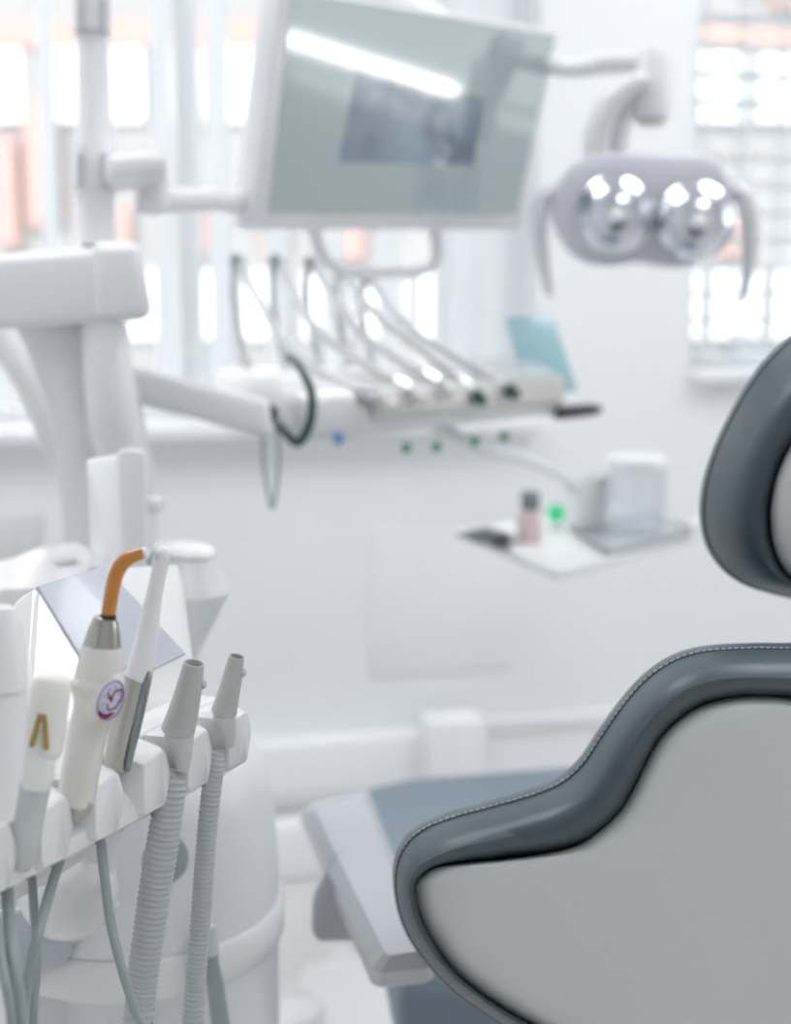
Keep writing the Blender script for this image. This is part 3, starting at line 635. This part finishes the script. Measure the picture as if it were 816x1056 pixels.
# deck and console housing with the inclined display
zc1,zc0 = 1.02,.960
A_,B_,C_,D_ = on(38,605,zc1),on(107,584,zc1),on(191,675,zc0),on(106,716,zc0)
deck = [hl(-1.2,-.025,.9415),hl(5.5,-.028,.9415),hl(5.45,-.10,.9415),hl(-1.2,-.14,.9415)]
obj('deck', hull(deck+[p-Z*.05 for p in deck], .003), 'plastic', holder)
nrm_ = (B_-A_).cross(D_-A_).normalized(); nrm_ = nrm_ if nrm_.z>0 else -nrm_
E0 = on(17,618,1.012); E1_ = on(150,572,1.02); E2_ = on(186,580,1.012); E3_ = hl(5.3,-.04,.941); E4_ = hl(1.6,-.045,.941)
def under(p,o_): 
    h = (p-A_).dot(nrm_)
    if h > -o_: rr = (p-CAM); p = CAM + rr*((A_-nrm_*o_-CAM).dot(nrm_)/rr.dot(nrm_))
    return p
print('E', [round((p-A_).dot(nrm_),4) for p in (E0,E2_,E3_,E4_)])
E0,E2_,E3_,E4_ = under(E0,.012),under(E2_,.010),under(E3_,.004),under(E4_,.004)
for_pts = [E0, A_-nrm_*.0005, B_-nrm_*.0005, E2_, E3_, E4_, C_-nrm_*.0005, D_-nrm_*.0005]
bk = [p-HW*.05 for p in (E0,B_,E2_)]
obj('console_housing', hull(for_pts+[V((p.x,p.y,.90)) for p in (E0,E2_,E3_,E4_)]+[V((p.x,p.y,.95)) for p in bk], .003, 3), 'plastic', holder, ang=25)
dq = [A_,B_,C_,D_]
obj('display', hull([p+nrm_*.0012 for p in dq]+[p-nrm_*.003 for p in dq], .0008,2), 'display', holder, label='pale blue grey glass display on the sloping console')
obj('support_arm', tube([hl(1.5,-.09,.90),hl(1.2,-.10,.86),V((-.19,.92,.86)),AX+Z*.86,AX+Z*.80], .020, 16, smooth=4), 'plasticm', holder)

def corr(pp, period, amp, seg=20, tail=()):
    """ribbed hose through px stations"""
    P = catmull([(*at(a,b_,d), r*d/FPX) for a,b_,d,r in pp]+[(*q_, pp[-1][3]*pp[-1][2]/FPX) for q_ in tail], 24); D=[0]
    for a,b_ in zip(P,P[1:]): D.append(D[-1]+(V(a[:3])-V(b_[:3])).length)
    pts=[];rad=[]; j=0; n=int(D[-1]/period*6)
    for i in range(n):
        s_=i*period/6
        while D[j+1]<s_: j+=1
        f=(s_-D[j])/(D[j+1]-D[j]); q_=[P[j][k]+(P[j+1][k]-P[j][k])*f for k in range(4)]
        pts.append(tuple(q_[:3])); rad.append(q_[3]*(1-amp*(0,.5,.9,1,.9,.5)[i%6]))
    return tube(pts, rad, seg)
TAILS = lambda p,k=0: [V((p.x-.01,p.y+.04,p.z-.14)), V((p.x-.03,p.y+.12,p.z-.30)), AX+V((.02*k,-.13,.30)), AX+V((.02*k,-.09,.27))]
def hosetube(pp,k=0,seg=20):
    q_ = [(*at(a,b_,d), r*d/FPX) for a,b_,d,r in pp]; q_ += [(*v_, q_[-1][3]) for v_ in TAILS(V(q_[-1][:3]),k)]
    return tube([v_[:3] for v_ in q_],[v_[3] for v_ in q_],seg,smooth=8)
def dd(k): return .6925+.0375*k
# 1 cylinder at the far left edge
tt = thing('syringe_holder_tube', 'plain white cylindrical instrument cut off by the left edge of the view', 'dental instrument', at(0,880,dd(-.5)))
obj('lower_sleeve', pt([(-8,845,dd(-.5),22),(-4,770,dd(-.5),30),(-2,709,dd(-.5),30)]), 'plasticm', tt)
obj('upper_cap', pt([(-2,708,dd(-.5)-.002,30.6),(-3,640,dd(-.5)-.006,25),(-4,628,dd(-.5)-.006,20),(-4,624,dd(-.5)-.006,12)]), 'plasticm', tt)
# 2 capped syringe with gold mark
d = dd(.5); tt = thing('water_syringe', 'handpiece under a milky plastic cap with a gold chevron mark', 'dental instrument', at(30,880,d))
obj('sleeve', pt([(22,893,d+.004,11),(26,868,d,15),(29,840,d,17),(37,800,d-.004,17.5),(39,790,d-.004,16)],smooth=3), 'greyin', tt)
obj('inner_body', pt([(36,813,d-.006,14),(38,800,d-.006,17.7),(41,775,d-.006,17),(42,770,d-.006,12)]), 'milky', tt)
cap = pt([(41,782,d-.005,15),(43,776,d-.005,20),(44,768,d-.005,20.8),(49,735,d-.009,20.8),(53,708,d-.012,20.3),(54,702,d-.012,19.5)], dome=.5); capo = obj('cap', cap, 'milky', tt)
def onbody(cx,cy,d,r): # a bit in front of a body of radius r px
    return at(cx,cy,d-r*d/FPX)
b = bmesh.new()
for l in (((41,738),(32,770)),((46,738),(48,773)),((40,737),(48,737)),((40,742),(48,742))):
    tube([onbody(x,y,d-.008,21) for x,y in l], .0013, 8, b)
obj('gold_mark', b, 'gold', capo, label='gold chevron mark')
# 3 curing light
d = dd(1.5); tt = thing('curing_light', 'white curing light handpiece with bent amber light guide and round violet badge', 'dental instrument', at(78,835,d))
obj('body', pt([(77,832,d,13),(78,828,d,18.5),(80,815,d,19.5),(84,790,d-.003,20),(91,755,d-.006,20),(97,730,d-.009,21.5),(100,714,d-.010,26.5),(101,706,d-.011,27.5),(101.5,701,d-.011,26)],smooth=4,seg=36), 'cream', tt)
obj('collar', pt([(101.5,702,d-.011,25.5),(102.5,697,d-.012,25),(104,680,d-.014,22.5),(105.5,665,d-.015,20)],seg=36), 'cream', tt)
obj('metal_nose', pt([(105.5,665.5,d-.015,19.8),(107,652,d-.016,17),(108.5,641,d-.017,13.8),(109,638,d-.017,12.5),(109.5,636,d-.017,9)],seg=36), 'steel', tt)
obj('guide_ring', pt([(111,640,d-.018,8.6),(111.6,634,d-.018,8.6)]), 'darkring', tt)
lg = obj('light_guide', pt([(111.5,636,d-.018,7.6),(114,618,d-.020,7.6),(118,598,d-.021,7.8),(121,589,d-.021,8),(126,581,d-.021,8),(134,575,d-.021,7.4),(143,571.5,d-.021,6.4),(149,570,d-.021,6)],smooth=6,seg=24), 'amber', tt)
obj('guide_tip', pt([(148.5,570.2,d-.021,6.2),(152,569.5,d-.021,5.8)],seg=20), 'plasticm', lg)
bc = at(114,722,d-.0235); bn_ = V((.48,-.86,.02)).normalized(); bx = V((.80,.40,.46)).normalized(); bx = (bx-bn_*bx.dot(bn_)).normalized(); by = bn_.cross(bx)
bx = Z.cross(bn_).normalized()*1; by = bn_.cross(bx).normalized()
rot = math.radians(-22); bx,by = bx*math.cos(rot)+by*math.sin(rot), by*math.cos(rot)-bx*math.sin(rot)
hx,hy = .0070,.0110
def bp(u,v_,h=0): return bc + bx*(u*hx)+by*(v_*hy)+bn_*h
# raised oval boss
obj('boss', loft([[bp(f*math.cos(a),f*math.sin(a),h) for a in angs[::2]] for f,h in ((1.55,-.012),(1.3,-.006),(1.10,-.0012),(1.04,0))]), 'cream', tt)
bdg = obj('badge', loft([[bp(f*math.cos(a),f*math.sin(a),h) for a in angs[::2]] for f,h in ((1.0,-.001),(1.0,.0005),(.95,.0008))]), 'badge', tt)
b = bmesh.new()
tube([tuple(bp(.93*math.cos(a),.93*math.sin(a),.0008)) for a in angs]+[tuple(bp(.93,0,.0008))], .00035, 6, b)
for a in range(9):
    aa = 2*math.pi*a/9; tube([bp(.5*math.cos(aa),.5*math.sin(aa),.0008), bp(.72*math.cos(aa+.25),.72*math.sin(aa+.25),.0008)], .00028, 5, b)
obj('badge_ring', b, 'purple', bdg)
b = bmesh.new()
tube([bp(u,v_,.0008) for u,v_ in ((-.45,.35),(-.05,.10),(.10,.45),(.50,.62),(.72,.2),(.5,-.25),(.05,-.45),(-.2,-.2))], .0005, 6, b, smooth=5)
tube([bp(u,v_,.0008) for u,v_ in ((-.62,-.62),(-.25,-.82),(.2,-.72),(.5,-.5))], [.0008,.0013,.0011,.0004], 6, b, smooth=5)
tube([bp(u,v_,.0008) for u,v_ in ((-.35,.05),(-.05,.12),(.02,-.1))], [.0004,.001,.0004], 6, b, smooth=4)
obj('badge_swirl', b, 'maroon', bdg)
obj('cradle', hull([at(x,y,d-.006) for x,y in ((58,824),(76,850),(97,830),(88,822))]+[at(x,y,d+.014) for x,y in ((60,826),(78,848),(96,830),(88,820))], .0015), 'satin', tt)
obj('hose', hosetube([(102,842,d+.055,5.2),(104,868,d+.05,5.2),(108,905,d+.045,5.2),(114,950,d+.04,5.2),(126,1000,d+.03,5),(140,1045,d+.025,5),(150,1085,d+.02,5)],1), 'hose', tt)
# 4 intraoral camera, silver body
d = dd(2.5); tt = thing('intraoral_camera', 'slim handpiece with a white angled head on a silver grey body', 'dental instrument', at(120,795,d))
obj('grip', pt([(121,797,d,10),(121,792,d,14),(124,775,d,15),(133,735,d-.005,16),(143,692,d-.010,15),(144.5,686,d-.011,13)],smooth=3,seg=32), 'satin', tt)
def spt(pp,**k): return pt(pp,**k)
obj('head', pt([(140,699,d-.0115,13.5),(146,684,d-.012,13.8),(151,660,d-.014,11.6),(156,630,d-.016,9.6),(161,605,d-.018,8.3),(165,585,d-.020,8.2),(167.5,573,d-.021,8.2),(168.5,569,d-.021,7.5)],smooth=5,seg=32,dome=.8), 'plasticm', tt)
obj('lens', lathe([(.0028,0),(.003,.0006),(.0015,.0012)], at(161.5,573,d-.023), (-.9,-.4,-.1), seg=18), 'greyin', tt)
obj('side_strip', pt([(131,795,d-.006,3),(138,760,d-.010,3.2),(149,705,d-.015,3.4),(153,692,d-.016,2.2)],seg=12), 'strip', tt)
obj('cradle', hull([at(x,y,d+.0) for x,y in ((103,785),(112,795),(130,797),(132,788))]+[at(x,y,d+.012) for x,y in ((106,782),(114,795),(132,797),(134,786))], .0015), 'steel', tt)
# 5/6 suction handpieces
def suction(k, stations, insert, knob, hose, label, r0, nm='suction_handpiece'):
    d = dd(k); tt = thing(nm, label, 'dental instrument', at(stations[0][0],stations[0][1]+30,d), 'suction handpieces in the holder')
    # hollow body: outside up, then down inside
    out = [(x,y,d+o_,r) for x,y,o_,r in stations]; x,y,_,r = out[-1]; dt = out[-1][2]
    P = [at(a,b_,c_) for a,b_,c_,_ in out]; RA = [q_[3]*q_[2]/FPX for q_ in out]
    q_ = catmull([(*p_,r_) for p_,r_ in zip(P,RA)],3); axv = (V(q_[-1][:3])-V(q_[-6][:3])).normalized()
    axv = (axv + V((0,-.10,0))).normalized()
    x_ = axv.cross(V((0,0,1))).normalized(); 
    def rg(c,r_,ax): 
        xx = V((1,0,0)); xx = (xx-ax*xx.dot(ax)).normalized(); yy = ax.cross(xx); return [V(c)+(xx*math.cos(2*math.pi*j/36)+yy*math.sin(2*math.pi*j/36))*r_ for j in range(36)]
    rs = [rg(p_[:3],p_[3],axv) for p_ in q_]; c = V(q_[-1][:3]); rt_ = q_[-1][3]
    rs += [rg(c+axv*.0008,rt_*.96,axv), rg(c+axv*.0008,rt_*.84,axv), rg(c-axv*.001,rt_*.80,axv), rg(c-axv*.02,rt_*.74,axv)]
    obj('body', loft(rs), 'greyp', tt, ang=60)
    obj('insert', pt([(a,b_,d+o_,r_) for a,b_,o_,r_ in insert],seg=28), 'greyin', tt)
    obj('valve_knob', lathe([(.0020,-.004),(.0030,-.002),(.0028,.001),(.0016,.0026)], at(knob[0],knob[1],d-.004), (.7,-.5,.4), seg=18), 'greyp', tt)
    l_ = hose[-1]; obj('hose', corr([(a,b_,d+o_,r_) for a,b_,o_,r_ in hose], r0, .085, tail=TAILS(at(l_[0],l_[1],d+l_[2]),2)), 'rib', tt)
suction(3.5, [(183,756,0,14),(183.5,753,0,17.3),(185,748,0,17.2),(188,738,-.001,16.2),(193,718,-.004,14.2),(196.5,702,-.005,12.6),(200,685,-.007,11)],
        [(185,756,0,15.5),(186,768,.001,13.5),(188,782,.002,10),(188,794,.003,7)], (208,706),
        [(180,792,.008,9),(177,812,.008,15.5),(171,850,.010,17),(162,905,.014,17.5),(154,960,.018,17),(147,1010,.022,16.5),(141,1090,.028,16)], 'wide grey suction tube holder with thick ribbed hose hanging below', .0037)
suction(4.5, [(230.5,736,0,11),(231,734,0,13.3),(232,730,0,13),(234.5,720,-.001,12),(238.5,704,-.003,10.6),(241,692,-.004,9.6),(244,678,-.006,8)],
        [(231,736,0,12),(233,748,.001,11),(236,760,.002,8),(236,770,.003,5)], (249,694),
        [(226,772,.006,6),(222,790,.006,10),(217,825,.008,10.8),(212,880,.012,11),(207,950,.018,11),(202,1010,.022,11),(198,1090,.028,11)], 'narrow grey suction tube holder at the far end of the row', .0031)
# further smooth hoses dropping from the holder
Gh = 'smooth grey hoses below the holder'
for lab,pp in (('smooth grey hose curving left below the milky capped handpiece', [(66,876,.775,5.3),(58,898,.77,5.4),(50,925,.76,5.6),(39,965,.735,5.6),(29,1010,.74,5.8),(24,1080,.75,6)]),
               ('smooth straight thin grey hose behind the curving one', [(32,882,.77,4.6),(33,905,.77,4.6),(35,940,.76,4.6),(38,990,.765,4.6),(34,1080,.77,4.8)]),
               ('thick smooth grey hose beside the left edge of the view', [(7,900,.735,6.3),(8,925,.73,6.4),(10,955,.715,6.6),(15,1000,.69,7),(24,1080,.70,7.5)]),
               ('smooth grey hose leaving the left edge, lowest of the group', [(-11,905,.73,5),(-8,930,.72,5),(-3,970,.70,5),(6,1015,.68,5),(14,1080,.69,5)])):
    o = obj('supply_hose', hosetube(pp,-2), 'hose'); tag(o, lab, 'hose', Gh)

# ================================================================== LIGHT
w = bpy.data.worlds.new('world'); S.world = w; w.use_nodes = True; nt = w.node_tree; bg = nt.nodes['Background']
sky = nt.nodes.new('ShaderNodeTexSky'); sky.sky_type = 'HOSEK_WILKIE'; sky.turbidity = 9; sky.sun_direction = (-.3,-.6,.75)
mxn = nt.nodes.new('ShaderNodeMix'); mxn.data_type = 'RGBA'; mxn.inputs[0].default_value = .85
nt.links.new(sky.outputs[0], mxn.inputs[6]); mxn.inputs[7].default_value = (.94,.97,1.0,1)
nt.links.new(mxn.outputs[2], bg.inputs['Color']); bg.inputs['Strength'].default_value = 2.9
sd = bpy.data.lights.new('sun','SUN'); sd.energy = 3.0; sd.angle = math.radians(3); sd.color = (1,.97,.94)
so = bpy.data.objects.new('sun', sd); COL.objects.link(so); so.rotation_euler = (math.radians(52),0,math.radians(-25))
S.view_settings.view_transform = 'Standard'; S.view_settings.look = 'None'; S.view_settings.gamma = 1; S.view_settings.use_curve_mapping = False
S.view_settings.exposure = -0.08
S.cycles.max_bounces = 10; S.cycles.diffuse_bounces = 6; S.cycles.glossy_bounces = 4; S.cycles.transparent_max_bounces = 12
S.cycles.sample_clamp_indirect = 10; S.cycles.caustics_reflective = False; S.cycles.caustics_refractive = False
